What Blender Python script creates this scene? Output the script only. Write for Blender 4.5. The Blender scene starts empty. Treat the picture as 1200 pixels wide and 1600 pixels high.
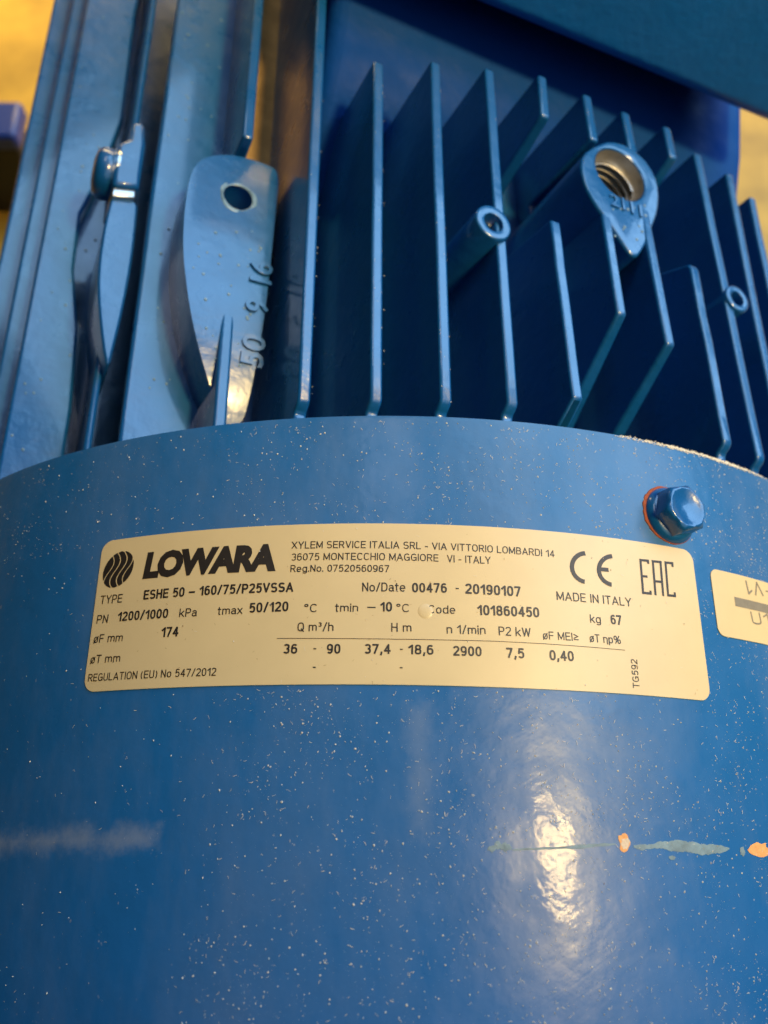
import bpy, bmesh, math, random
import numpy as np
from mathutils import Vector, Matrix, noise
random.seed(4); rng = np.random.default_rng(4)
S = bpy.context.scene; COL = S.collection
MM = 0.001
# ------------------------------------------------------------------ camera (photo pixels 1200x1600)
F = 1300.0; TILT = math.radians(22); ZC = 260.0; R = 130.0          # millimetres; motor axis = Y
cam = bpy.data.cameras.new('camera'); camo = bpy.data.objects.new('camera', cam); COL.objects.link(camo)
cam.sensor_fit = 'VERTICAL'; cam.sensor_height = 36; cam.lens = F/1600*36
cam.clip_start = 0.005; cam.clip_end = 50
camo.location = (0, 0, ZC*MM); camo.rotation_euler = (TILT, 0, 0)
cam.dof.use_dof = True; cam.dof.focus_distance = 0.137; cam.dof.aperture_fstop = cam.lens/1.7; cam.dof.aperture_blades = 0
S.camera = camo
# ------------------------------------------------------------------ world and lamps
W = bpy.data.worlds.new('World'); S.world = W; W.use_nodes = True
W.node_tree.nodes['Background'].inputs[0].default_value = (0.42, 0.50, 0.60, 1)
W.node_tree.nodes['Background'].inputs[1].default_value = 0.015
def lamp(name, loc, target, size, size_y, power, col):
    l = bpy.data.lights.new(name, 'AREA'); l.shape = 'RECTANGLE'; l.size = size; l.size_y = size_y
    l.energy = power; l.color = col
    o = bpy.data.objects.new(name, l); COL.objects.link(o); o.location = loc
    o.rotation_euler = (Vector(target)-Vector(loc)).to_track_quat('-Z', 'Y').to_euler()
    return o
# warm workshop lamp up to the right, a broad daylight window overhead, a small skylight further along
sp = bpy.data.lights.new('warm_lamp', 'SPOT'); sp.energy = 134; sp.color = (1.0, 0.69, 0.26); sp.shadow_soft_size = 0.085
sp.spot_size = math.radians(17.2); sp.spot_blend = 0.22  # cone edge placed so its falloff stands in for the hand-held phone's shadow
so = bpy.data.objects.new('warm_lamp', sp); COL.objects.link(so); so.location = (0.80, 0.01, 1.30)
so.rotation_euler = (Vector((0.135, 0.14, 0.125))-Vector(so.location)).to_track_quat('-Z', 'Y').to_euler()
lamp('floor_fill', (-0.05, 0.95, 0.32), (-0.05, 0.951, -1), 0.6, 0.3, 15, (1.0, 0.72, 0.30))  # added fill behind the motor, there only to brighten the floor
lamp('daylight_window', (1.05, 0.98, 0.98), (0.0, 0.10, 0.1), 1.35, 1.3, 42, (0.37, 0.65, 1.0))
lamp('overhead_window', (0.85, -0.45, 1.15), (0.05, -0.05, 0.1), 2.0, 0.95, 7, (0.60, 0.82, 1.0))
lamp('skylight', (0.03, 0.74, 1.30), (0.0, 0.05, 0.1), 0.27, 0.44, 2.7, (0.95, 0.95, 1.0))
S.view_settings.view_transform = 'Standard'; S.view_settings.look = 'None'
S.view_settings.exposure = -0.38; S.view_settings.gamma = 1.0
S.render.resolution_x = 768; S.render.resolution_y = 1024

# ------------------------------------------------------------------ pixel -> place
Vd = np.array([0, math.sin(TILT), -math.cos(TILT)]); Ud = np.array([0, math.cos(TILT), math.sin(TILT)])
C0 = np.array([0, 0, ZC])
LEAN = math.radians(25.7)                                            # the motor body is rolled by this much
EA = np.array([math.cos(LEAN), 0, -math.sin(LEAN)]); EH = np.array([math.sin(LEAN), 0, math.cos(LEAN)])
def ray(x, y): return Vd + np.array([(x-600)/F, 0, 0]) + Ud*((800-y)/F)
def on_z(x, y, z): d = ray(x, y); return C0 + d*((z-ZC)/d[2])
def on_cover(x, y, r=R):
    d = ray(x, y); a = d[0]**2+d[2]**2; b = 2*ZC*d[2]; c = ZC*ZC-r*r
    return C0 + d*((-b-math.sqrt(max(b*b-4*a*c, 0)))/(2*a))
def uv(x, y):                                                        # arc length / axial position on the fan cover
    p = on_cover(x, y); return np.array([R*math.atan2(p[0], p[2]), p[1]])
def from_uv(u, v, r=R): t = u/R; return np.array([r*math.sin(t), v, r*math.cos(t)])
def on_a(x, y, a): d = ray(x, y); p = C0 + d*((a - C0@EA)/(d@EA)); return p[1], p@EH     # -> (Y, h) on plane a
def on_h(x, y, h):
    d = ray(x, y)
    if callable(h):
        hh = h(100.0)
        for _ in range(25):
            p = C0 + d*((hh - C0@EH)/(d@EH)); hh = 0.5*hh + 0.5*h(p[1])
    else: hh = h
    p = C0 + d*((hh - C0@EH)/(d@EH)); return p@EA, p[1]                 # -> (a, Y) on plane h
def P(a, Y, h): return a*EA + h*EH + np.array([0, Y, 0])

# ------------------------------------------------------------------ materials
def mat(name): m = bpy.data.materials.new(name); m.use_nodes = True; return m, m.node_tree.nodes, m.node_tree.links, m.node_tree.nodes['Principled BSDF']
def nd(ns, t, **k):
    n = ns.new(t)
    for a, v in k.items():
        if a in n.inputs: n.inputs[a].default_value = v
        else: setattr(n, a, v)
    return n
def ramp(ns, p0, c0, p1, c1):
    r = ns.new('ShaderNodeValToRGB'); e = r.color_ramp.elements
    e[0].position = p0; e[0].color = c0; e[1].position = p1; e[1].color = c1; return r
def g(v): return (v, v, v, 1)
def paint_mat(name, base, rough, peel, peel_scale, haze=0.0, coat=0.25, crough=0.1):
    m, ns, ln, b = mat(name)
    tc = ns.new('ShaderNodeTexCoord')
    n1 = nd(ns, 'ShaderNodeTexNoise', Scale=55.0, Detail=5.0, Roughness=0.6); ln.new(tc.outputs['Object'], n1.inputs['Vector'])
    mix = nd(ns, 'ShaderNodeMix', data_type='RGBA'); mix.inputs['A'].default_value = (*[c*0.86 for c in base], 1); mix.inputs['B'].default_value = (*[c*1.12 for c in base], 1)
    ln.new(n1.outputs['Fac'], mix.inputs['Factor']); out = mix.outputs['Result']
    if haze:
        # fine dry dust film in irregular patches and streaks
        mp = nd(ns, 'ShaderNodeMapping'); mp.inputs['Scale'].default_value = (1, 0.35, 1); mp.inputs['Rotation'].default_value = (0, 0, 0.5)
        ln.new(tc.outputs['Object'], mp.inputs['Vector'])
        n2 = nd(ns, 'ShaderNodeTexNoise', Scale=38.0, Detail=7.0, Roughness=0.68); ln.new(mp.outputs[0], n2.inputs['Vector'])
        r2 = ramp(ns, 0.40, g(0.0), 0.80, g(haze)); ln.new(n2.outputs['Fac'], r2.inputs['Fac'])
        m2 = nd(ns, 'ShaderNodeMix', data_type='RGBA'); m2.inputs['B'].default_value = (0.42, 0.40, 0.36, 1)
        ln.new(r2.outputs['Color'], m2.inputs['Factor']); ln.new(out, m2.inputs['A']); out = m2.outputs['Result']
        # wiped dusty smears, plus a grey reflected band painted into the base colour
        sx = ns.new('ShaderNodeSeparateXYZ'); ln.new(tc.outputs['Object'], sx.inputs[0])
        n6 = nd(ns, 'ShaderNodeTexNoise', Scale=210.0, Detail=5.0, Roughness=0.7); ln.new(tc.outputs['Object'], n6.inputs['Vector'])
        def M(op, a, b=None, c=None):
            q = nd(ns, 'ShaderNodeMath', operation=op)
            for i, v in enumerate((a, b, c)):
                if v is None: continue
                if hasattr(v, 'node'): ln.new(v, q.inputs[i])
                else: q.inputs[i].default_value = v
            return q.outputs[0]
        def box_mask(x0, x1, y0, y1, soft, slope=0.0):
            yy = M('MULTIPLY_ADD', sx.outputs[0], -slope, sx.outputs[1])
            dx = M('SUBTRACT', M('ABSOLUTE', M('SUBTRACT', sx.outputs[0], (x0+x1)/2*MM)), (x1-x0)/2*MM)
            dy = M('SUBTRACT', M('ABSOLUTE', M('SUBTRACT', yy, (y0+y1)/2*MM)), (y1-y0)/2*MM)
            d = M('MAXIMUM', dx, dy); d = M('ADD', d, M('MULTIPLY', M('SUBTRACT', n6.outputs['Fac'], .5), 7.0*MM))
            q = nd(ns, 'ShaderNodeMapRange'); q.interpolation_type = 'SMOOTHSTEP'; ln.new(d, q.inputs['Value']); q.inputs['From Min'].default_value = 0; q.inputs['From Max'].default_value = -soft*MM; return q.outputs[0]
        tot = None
        for bx, amt in SMEARS_AND_REFLECTION:
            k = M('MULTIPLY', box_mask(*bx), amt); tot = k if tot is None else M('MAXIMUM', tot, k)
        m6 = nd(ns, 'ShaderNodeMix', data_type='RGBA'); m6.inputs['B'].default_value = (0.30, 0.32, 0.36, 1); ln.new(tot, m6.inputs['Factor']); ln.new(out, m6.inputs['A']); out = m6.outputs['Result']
        # tiny pale grains pressed in the paint
        vo = nd(ns, 'ShaderNodeTexVoronoi', Scale=1150.0, Randomness=1.0); ln.new(tc.outputs['Object'], vo.inputs['Vector'])
        n4 = nd(ns, 'ShaderNodeTexNoise', Scale=420.0, Detail=2.0); ln.new(tc.outputs['Object'], n4.inputs['Vector'])
        r3 = ramp(ns, 0.10, g(1.0), 0.22, g(0.0)); ln.new(vo.outputs['Distance'], r3.inputs['Fac'])
        r4 = ramp(ns, 0.60, g(0.0), 0.72, g(0.35)); ln.new(n4.outputs['Fac'], r4.inputs['Fac'])
        mu = nd(ns, 'ShaderNodeMath', operation='MULTIPLY'); ln.new(r3.outputs['Color'], mu.inputs[0]); ln.new(r4.outputs['Color'], mu.inputs[1])
        m3 = nd(ns, 'ShaderNodeMix', data_type='RGBA'); m3.inputs['B'].default_value = (0.55, 0.53, 0.48, 1)
        ln.new(mu.outputs[0], m3.inputs['Factor']); ln.new(out, m3.inputs['A']); out = m3.outputs['Result']
    ln.new(out, b.inputs['Base Color'])
    nr = nd(ns, 'ShaderNodeTexNoise', Scale=120.0, Detail=4.0); ln.new(tc.outputs['Object'], nr.inputs['Vector'])
    rr = ramp(ns, 0.3, g(rough*0.8), 0.75, g(rough*1.3)); ln.new(nr.outputs['Fac'], rr.inputs['Fac']); ln.new(rr.outputs['Color'], b.inputs['Roughness'])
    n3 = nd(ns, 'ShaderNodeTexNoise', Scale=peel_scale, Detail=3.0, Roughness=0.5); ln.new(tc.outputs['Object'], n3.inputs['Vector'])
    bp = nd(ns, 'ShaderNodeBump', Strength=peel, Distance=0.0004); ln.new(n3.outputs['Fac'], bp.inputs['Height']); nrm = bp.outputs['Normal']
    n5 = nd(ns, 'ShaderNodeTexNoise', Scale=95.0, Detail=2.0, Roughness=0.5); ln.new(tc.outputs['Object'], n5.inputs['Vector'])
    b5 = nd(ns, 'ShaderNodeBump', Strength=0.22, Distance=0.0006); ln.new(n5.outputs['Fac'], b5.inputs['Height']); ln.new(nrm, b5.inputs['Normal']); nrm = b5.outputs['Normal']
    if haze:
        # wiping marks: fine diagonal scratches
        m0 = nd(ns, 'ShaderNodeMapping'); m0.inputs['Rotation'].default_value = (0, 0, -0.5); ln.new(tc.outputs['Object'], m0.inputs['Vector'])
        mp = nd(ns, 'ShaderNodeMapping'); mp.inputs['Scale'].default_value = (40, 850, 25)
        ln.new(m0.outputs[0], mp.inputs['Vector'])
        ns_ = nd(ns, 'ShaderNodeTexNoise', Scale=1.6, Detail=4.0, Roughness=0.65, Distortion=0.8); ln.new(mp.outputs[0], ns_.inputs['Vector'])
        b2 = nd(ns, 'ShaderNodeBump', Strength=0.035, Distance=0.0003); ln.new(ns_.outputs['Fac'], b2.inputs['Height']); ln.new(nrm, b2.inputs['Normal']); nrm = b2.outputs['Normal']
    ln.new(nrm, b.inputs['Normal'])
    b.inputs['Coat Weight'].default_value = coat; b.inputs['Coat IOR'].default_value = 1.6; b.inputs['Coat Roughness'].default_value = crough
    if haze: ln.new(nrm, b.inputs['Coat Normal'])
    return m
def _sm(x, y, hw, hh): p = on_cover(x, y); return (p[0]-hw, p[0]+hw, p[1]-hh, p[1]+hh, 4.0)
SMEARS_AND_REFLECTION = [((-120, on_cover(262, 1300)[0], on_cover(60, 1336)[1], on_cover(60, 1270)[1], 4.0, 0.02), 0.42), (_sm(655, 1200, 3.4, 11), .2), (_sm(1075, 1350, 5, 1.2), .12),  # first entry is the grey reflection band, the rest are smears
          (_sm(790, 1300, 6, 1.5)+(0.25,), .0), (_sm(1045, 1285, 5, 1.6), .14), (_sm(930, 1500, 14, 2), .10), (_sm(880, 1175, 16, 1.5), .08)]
BLUE = (0.004, 0.084, 0.270)
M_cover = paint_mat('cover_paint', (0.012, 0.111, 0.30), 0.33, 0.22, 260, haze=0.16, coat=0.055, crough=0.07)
M_cover.node_tree.nodes['Principled BSDF'].inputs['Specular IOR Level'].default_value = 0.30
M_cast = paint_mat('cast_paint', BLUE, 0.30, 0.42, 360, coat=0.45, crough=0.07)
M_ped = paint_mat('pedestal_paint', (0.001, 0.048, 0.24), 0.6, 0.5, 420, coat=0.0)  # the motor's blue darkened: shade by the box put into the colour
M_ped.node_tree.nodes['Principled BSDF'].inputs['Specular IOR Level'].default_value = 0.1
M_box = paint_mat('box_paint', (0.005, 0.115, 0.43), 0.45, 0.5, 420, coat=0.15)
M_box.node_tree.nodes['Principled BSDF'].inputs['Specular IOR Level'].default_value = 0.25
def simple(name, col, rough=0.5, metal=0.0, nscale=300.0, var=0.25, bump=0.15):
    m, ns, ln, b = mat(name)
    tc = ns.new('ShaderNodeTexCoord'); n = nd(ns, 'ShaderNodeTexNoise', Scale=nscale, Detail=5.0, Roughness=0.6); ln.new(tc.outputs['Object'], n.inputs['Vector'])
    mx = nd(ns, 'ShaderNodeMix', data_type='RGBA'); mx.inputs['A'].default_value = (*[c*(1-var) for c in col], 1); mx.inputs['B'].default_value = (*[min(1, c*(1+var)) for c in col], 1)
    ln.new(n.outputs['Fac'], mx.inputs['Factor']); ln.new(mx.outputs['Result'], b.inputs['Base Color'])
    b.inputs['Roughness'].default_value = rough; b.inputs['Metallic'].default_value = metal
    bp = nd(ns, 'ShaderNodeBump', Strength=bump, Distance=0.0003); ln.new(n.outputs['Fac'], bp.inputs['Height']); ln.new(bp.outputs['Normal'], b.inputs['Normal'])
    return m
M_label = simple('label_film', (0.625, 0.478, 0.252), 0.36, 0.0, 90, 0.10, 0.14)  # pale film tinted amber: part of the warm light sits in its colour
M_ink = simple('label_ink', (0.018, 0.013, 0.010), 0.5, 0, 900, 0.5, 0.05)
M_inkgrey = simple('faded_ink', (0.20, 0.17, 0.12), 0.5, 0, 900, 0.3, 0.05)
M_steel = simple('machined_steel', (0.62, 0.60, 0.56), 0.28, 1.0, 500, 0.2, 0.3)
M_thread = simple('thread_steel', (0.42, 0.40, 0.37), 0.42, 0.75, 700, 0.3, 0.3)
M_rust = simple('rust', (0.26, 0.055, 0.018), 0.85, 0, 1500, 0.75, 0.8)
M_primer = simple('orange_primer', (0.78, 0.33, 0.10), 0.7, 0, 1200, 0.35, 0.6)
M_nib = simple('paint_lump', (0.16, 0.27, 0.38), 0.4, 0, 700, 0.6, 0.2)  # paler than the paint: light caught by the lumps is in the colour
M_warm_reflection = simple('warm_reflection', (0.34, 0.215, 0.085), 0.9, 0, 160, 0.7, 0.4)  # colour of the amber reflection between the fins
M_bare = simple('bare_filler', (0.66, 0.50, 0.34), 0.8, 0, 1500, 0.25, 0.5)
M_scrape = simple('scraped_paint', (0.15, 0.22, 0.25), 0.6, 0, 500, 0.75, 0.5)
M_dust = simple('dust', (0.66, 0.59, 0.47), 0.9, 0, 600, 0.25, 0.0)
M_grit = simple('grit', (0.30, 0.19, 0.08), 0.9, 0, 600, 0.4, 0.0)
M_floor = simple('floor_boards', (0.66, 0.31, 0.035), 0.6, 0, 15, 0.85, 0.2)
M_crate_shade = simple('crate_shade', (0.02, 0.02, 0.022), 0.6)  # shaded front of the blue crate, its darkness put into the colour
M_crate = simple('crate_plastic', (0.012, 0.04, 0.20), 0.4, 0, 40, 0.2)

# ------------------------------------------------------------------ building helpers
def link(name, me, m, parent=None, smooth=True, bevel=0.0, seg=3, ang=40):
    o = bpy.data.objects.new(name, me); COL.objects.link(o)
    if m: me.materials.append(m)
    if smooth: me.polygons.foreach_set('use_smooth', [True]*len(me.polygons))
    if bevel:
        b = o.modifiers.new('bevel', 'BEVEL'); b.width = bevel*MM; b.segments = seg; b.limit_method = 'ANGLE'; b.angle_limit = math.radians(ang)
        b.harden_normals = False
    if smooth:
        me.update()
        try: me.set_sharp_from_angle(angle=math.radians(50))
        except Exception: pass
    if parent: o.parent = parent
    return o
def mesh(name, vs, fs):
    me = bpy.data.meshes.new(name); me.from_pydata([tuple(float(c)*MM for c in v) for v in vs], [], fs); me.update()
    bm = bmesh.new(); bm.from_mesh(me); bmesh.ops.recalc_face_normals(bm, faces=bm.faces); bm.to_mesh(me); bm.free()
    return me
def prism_fn(top, bot):
    n = len(top); vs = list(top)+list(bot)
    fs = [list(range(n)), list(range(2*n-1, n-1, -1))] + [[i, (i+1) % n, n+(i+1) % n, n+i] for i in range(n)]
    return vs, fs
def chaikin(pts, n=2):
    for _ in range(n):
        q = []
        for i in range(len(pts)):
            p0 = np.array(pts[i], float); p1 = np.array(pts[(i+1) % len(pts)], float)
            q += [0.75*p0+0.25*p1, 0.25*p0+0.75*p1]
        pts = q
    return pts
def boolean_cut(o, cutter):
    md = o.modifiers.new('cut', 'BOOLEAN'); md.operation = 'DIFFERENCE'; md.object = cutter; md.solver = 'EXACT'
    dg = bpy.context.evaluated_depsgraph_get(); me = bpy.data.meshes.new_from_object(o.evaluated_get(dg))
    o.modifiers.remove(md); old = o.data; o.data = me
    cm = cutter.data; bpy.data.objects.remove(cutter); bpy.data.meshes.remove(cm)

# ------------------------------------------------------------------ setting: floor
bm = bmesh.new(); bmesh.ops.create_grid(bm, x_segments=2, y_segments=2, size=4.0); me = bpy.data.meshes.new('floor'); bm.to_mesh(me); bm.free()
fl = link('floor', me, M_floor, smooth=False); fl.location = (0, 0, -0.165); fl['kind'] = 'structure'

# ------------------------------------------------------------------ the motor
motor = bpy.data.objects.new('electric_motor', None); COL.objects.link(motor)
motor['label'] = 'blue painted electric motor with cooling fins, round fan cover and cream rating label'
motor['category'] = 'electric motor'
def part(name, vs, fs, m, parent=None, **k): return link(name, mesh(name, vs, fs), m, parent or motor, **k)

# body core (in the rolled frame a/h)
def lathe_y(profile, n=160, cap=True):
    vs = []; fs = []
    for r, y in profile:
        for i in range(n): t = 2*math.pi*i/n; vs.append((r*math.sin(t), y, r*math.cos(t)))
    for j in range(len(profile)-1):
        for i in range(n): k = (i+1) % n; fs.append([j*n+i, j*n+k, (j+1)*n+k, (j+1)*n+i])
    if cap: fs.append(list(range(n))); fs.append([(len(profile)-1)*n+i for i in range(n)])
    return vs, fs
RC = 95.0
part('body', *lathe_y([(RC, 55), (RC, 330)], 120), M_cast)
# feet under the body keep it on the floor
for sx in (-1, 1):
    for yy in (110, 280):
        c = np.array([sx*88, yy, -122.0]); w = np.array([22, 26, 43])
        vs = [c+w*np.array(s) for s in ((-1,-1,-1),(1,-1,-1),(1,1,-1),(-1,1,-1),(-.6-.5*sx,-.8,1),(.6-.5*sx,-.8,1),(.6-.5*sx,.8,1),(-.6-.5*sx,.8,1))]
        part('foot', vs, [[0,3,2,1],[4,5,6,7],[0,1,5,4],[1,2,6,5],[2,3,7,6],[3,0,4,7]], M_cast, bevel=3)

# --- upper fins: flat blades on planes of constant a
def fin_up(a, top, root=None, t0=2.45, label=None):
    """top: (Y,h) from the far end to the near end; closed down to the root"""
    hr = root if root is not None else math.sqrt(max(RC*RC-a*a, 1))-4
    htip = max(h for _, h in top)
    pts = list(top)
    if pts[0][1] > hr+0.5: pts = [(pts[0][0]+0.4, hr)] + pts
    if pts[-1][1] > hr+0.5: pts = pts + [(pts[-1][0]-0.4, hr)]
    th = lambda h: 0.5*(t0 + 0.045*(htip-h))
    L = [P(a-th(h), y, h) for y, h in pts]; Rr = [P(a+th(h), y, h) for y, h in pts]
    return part('fin', *prism_fn(L, Rr), M_cast, bevel=0.62, seg=3, ang=30)
def wob(a, y0h, y1h, n=7, amp=0.12):
    out = []
    for i in range(n+1):
        t = i/n; out.append((y0h[0]*(1-t)+y1h[0]*t, y0h[1]*(1-t)+y1h[1]*t + (random.uniform(-amp, amp) if 0 < i < n else 0)))
    return out
def rim_end(a, px):                                                   # little step down before the cover's rim
    y, h = on_a(*px, a); return [(y, h), (y-0.9, h-0.5), (y-2.0, h-2.0), (y-3.0, h-2.3), (y-3.6, h-2.0), (58, h-2.4)]
def cut_end(a, p0, p1, root):
    y0, h0 = on_a(*p0, a); y1, h1 = on_a(*p1, a)
    k = (root-h0)/(h1-h0); return [(y0, h0), (y0+(y1-y0)*0.08, h0+(h1-h0)*0.08), (y0+(y1-y0)*k, root)]
def hr(a): return math.sqrt(RC*RC-a*a)-4
A = dict(f0=-78.3, f1=-66.0, f2=-54.0, f3=-42.2, f4=-30.3, f5=-18.2, f6=-5.5, f7=6.2, f8=18.6, f9=31.4, f10=44.4, f11=57.5, f12=70.5)
def htip(a): return math.sqrt(123.0**2-a*a)
a = A['f1']; e = rim_end(a, (476, 622)); fin_up(a, wob(a, (262, htip(a)), e[0])[:-1]+e)
for k, far, near in (('f2', (592, 97), (589, 622)), ('f3', (681, 97), (698, 624)), ('f4', (765, 108), (802, 628))):
    a = A[k]; e = rim_end(a, near); fin_up(a, wob(a, on_a(*far, a), e[0])[:-1]+e)
a = A['f5']
fin_up(a, [on_a(848, 118, a)] + cut_end(a, (853, 182), (788, 285), hr(a)))
y0, h0 = on_a(868, 345, a); y1, h1 = on_a(803, 402, a); k = (hr(a)-h0)/(h1-h0)
fin_up(a, [(y0+(y1-y0)*k, hr(a))] + wob(a, (y0, h0), on_a(904, 622, a))[:-1] + cut_end(a, (904, 622), (880, 668), hr(a)))
YB = on_a(968, 272, 0.3)[0]
for k, far, c0, c1 in (('f6', (918, 148), (973, 490), (890, 662)), ('f7', (978, 175), (1049, 538), (972, 672))):
    a = A[k]; yn, hn = on_a(*c0, a); yf, hf = on_a(*far, a)
    mid = lambda y: hn+(hf-hn)*(y-yn)/(yf-yn)
    fin_up(a, [(yf, hf), (YB+8, mid(YB+8)), (YB+8, 100), (YB-8, 100), (YB-8, mid(YB-8))] + cut_end(a, c0, c1, hr(a)))
a = A['f8']
fin_up(a, [on_a(1043, 198, a)] + cut_end(a, (1053, 246), (1003, 320), hr(a)))
e = rim_end(a, (1138, 690)); y0, h0 = on_a(1085, 413, a)
fin_up(a, [(y0+14, hr(a)), (y0, h0-.5)] + wob(a, (y0-1.5, h0), e[0])[:-1]+e)
a = A['f9']; e = rim_end(a, (1190, 715)); fin_up(a, wob(a, on_a(1090, 240, a), e[0])[:-1]+e)
a = A['f10']; y, h = on_a(1140, 271, a); fin_up(a, wob(a, (y, h), (80, h))+[(78, h-2), (60, h-2.5)])
a = A['f11']; y, h = on_a(1176, 308, a); fin_up(a, wob(a, (y, h), (80, h))+[(78, h-2), (60, h-2.5)])
a = A['f12']; fin_up(a, wob(a, (225, htip(a)), (80, htip(a)))+[(78, htip(a)-2), (60, htip(a)-2.5)])
for a in (82.5, 94.0): fin_up(a, wob(a, (262, htip(a)), (80, htip(a)))+[(60, htip(a)-2.5)], root=20)

# --- left side fins: plates on planes of constant h
def fin_side(h, a_tip, a_root, y0, y1, t=2.6, name='fin'):
    pts = [(a_tip, h), (a_root, h), (a_root, h-t-1.2), (a_tip, h-t)]
    n = 8; vs = []; 
    for i in range(n+1):
        y = y0+(y1-y0)*i/n; j = random.uniform(-0.12, 0.12) if 0 < i < n else 0
        vs += [P(aa+(j if k in (0, 3) else 0), y, hh) for k, (aa, hh) in enumerate(pts)]
    fs = [[0, 1, 2, 3], [n*4+3, n*4+2, n*4+1, n*4]]
    for i in range(n):
        for k in range(4): fs.append([i*4+k, i*4+(k+1) % 4, (i+1)*4+(k+1) % 4, (i+1)*4+k])
    return part(name, vs, fs, M_cast, bevel=0.8, seg=3, ang=30)
HB = 72.8
fin_side(HB, -95.5, -55, 66, 270, 3.0, 'corner_plate')
fin_side(64.6, -101.6, -99.9, 66, 270, 40)
_re = [on_h(x, y, 50.0) for x, y in ((232, -60), (212, 20), (192, 187), (168, 250), (138, 312), (126, 335), (116, 422), (122, 515), (112, 640), (102, 700))]
_ro = [(-117.3, 285), (_re[0][0], 285)] + _re + [(_re[-1][0], 62), (-117.3, 62)]
part('foot_rail', *prism_fn([P(a_, y_, 50.0) for a_, y_ in _ro], [P(a_, y_, 44.0) for a_, y_ in _ro]), M_cast, bevel=0.8, seg=3, ang=30)
fin_side(8.0, -126, -80, 60, 280, 4.0, 'foot_web')
fin_side(40.3, -121.4, -90, 62, 280, 2.6)
fin_side(29.5, -126.8, -85, 90, 280, 2.6)
fin_side(18.0, -127.5, -85, 95, 280, 2.6)
a = A['f0']; y, h = on_a(345, 652, a)
fin_up(a, wob(a, (262, 91.3), (150, 91.3)) + [(149.5, 72)] + [(111, 72)] + [on_a(359, 462, a)] + [(y, h), (62, h-1)], root=70, t0=2.5)

# --- foot lug with a bolt hole, sitting on the corner plate
HA = 86.8
def hA(Y): return HA - 0.0062*max(0.0, 112.0-Y)**2
out_px = [(437, 268), (418, 258), (396, 250), (365, 242), (335, 242), (312, 250), (299, 268), (292, 300), (287, 345), (286, 390), (290, 435), (297, 485), (308, 535), (322, 585), (336, 625), (345, 668),
          (378, 668), (392, 610), (404, 550), (415, 480), (424, 400), (431, 330)]
aY = chaikin([on_h(x, y, hA) for x, y in out_px], 2)
# grid the top between the left and right edges, row by row
ys = [p[1] for p in aY]; ymin, ymax = min(ys), max(ys)
def span(Y):
    xs = []
    for i in range(len(aY)):
        p, q = aY[i], aY[(i+1) % len(aY)]
        if (p[1]-Y)*(q[1]-Y) <= 0 and p[1] != q[1]: xs.append(p[0]+(q[0]-p[0])*(Y-p[1])/(q[1]-p[1]))
    return min(xs), max(xs)
rows = []; NR, NC = 46, 14
for i in range(NR+1):
    t = i/NR; t = 0.5-0.5*math.cos(math.pi*min(max(t, 0.004), 0.996)); Y = ymin+(ymax-ymin)*t; l, r_ = span(Y); rows.append((Y, l, r_))
vs = []; fs = []; nb = (NR+1)*(NC+1)
for lay in (0, 1):
    for Y, l, r_ in rows:
        for j in range(NC+1): vs.append(P(l+(r_-l)*j/NC, Y, hA(Y) if lay == 0 else HB-3.5))
for i in range(NR):
    for j in range(NC):
        q = [i*(NC+1)+j, i*(NC+1)+j+1, (i+1)*(NC+1)+j+1, (i+1)*(NC+1)+j]; fs.append(q); fs.append([nb+k for k in reversed(q)])
ring = [j for j in range(NC+1)] + [i*(NC+1)+NC for i in range(1, NR+1)] + [NR*(NC+1)+j for j in range(NC-1, -1, -1)] + [i*(NC+1) for i in range(NR-1, 0, -1)]
for i in range(len(ring)): p, q = ring[i], ring[(i+1) % len(ring)]; fs.append([p, q, nb+q, nb+p])
lug = part('foot_lug', vs, fs, M_cast)
ca, cy = on_h(372, 308, HA)
def disc_cut(ca, cy, h0, h1, r0, r1, n=40):
    top = [P(ca+r1*math.cos(2*math.pi*i/n), cy+r1*math.sin(2*math.pi*i/n), h1) for i in range(n)]
    bot = [P(ca+r0*math.cos(2*math.pi*i/n), cy+r0*math.sin(2*math.pi*i/n), h0) for i in range(n)]
    return link('cutter', mesh('cutter', *prism_fn(top, bot)), None, smooth=False)
boolean_cut(lug, disc_cut(ca, cy, HA-7.5, HA+1.0, 3.0, 3.7))
b_ = lug.modifiers.new('bevel', 'BEVEL'); b_.width = 0.7*MM; b_.segments = 3; b_.limit_method = 'ANGLE'; b_.angle_limit = math.radians(55)
vs, fs = [], []; n = 36; NP = 5                                      # lumpy paint collar round the hole
for i in range(n):
    w = 2*math.pi*i/n; wd = 1.15+.35*math.sin(3*w+1)+random.uniform(-.12, .12); ht = .42+.22*math.sin(2*w+.5)+random.uniform(-.06, .06)
    for j in range(NP): q_ = j/(NP-1); rr = 3.35+wd*q_; vs.append(P(ca+rr*math.cos(w), cy+rr*math.sin(w), HA-.25+ht*math.sin(math.pi*min(1, q_*.9+.1))))
for i in range(n):
    for j in range(NP-1): k = (i+1) % n; fs.append([i*NP+j, i*NP+j+1, k*NP+j+1, k*NP+j])
part('hole_collar', vs, fs, M_nib, lug)
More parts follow.
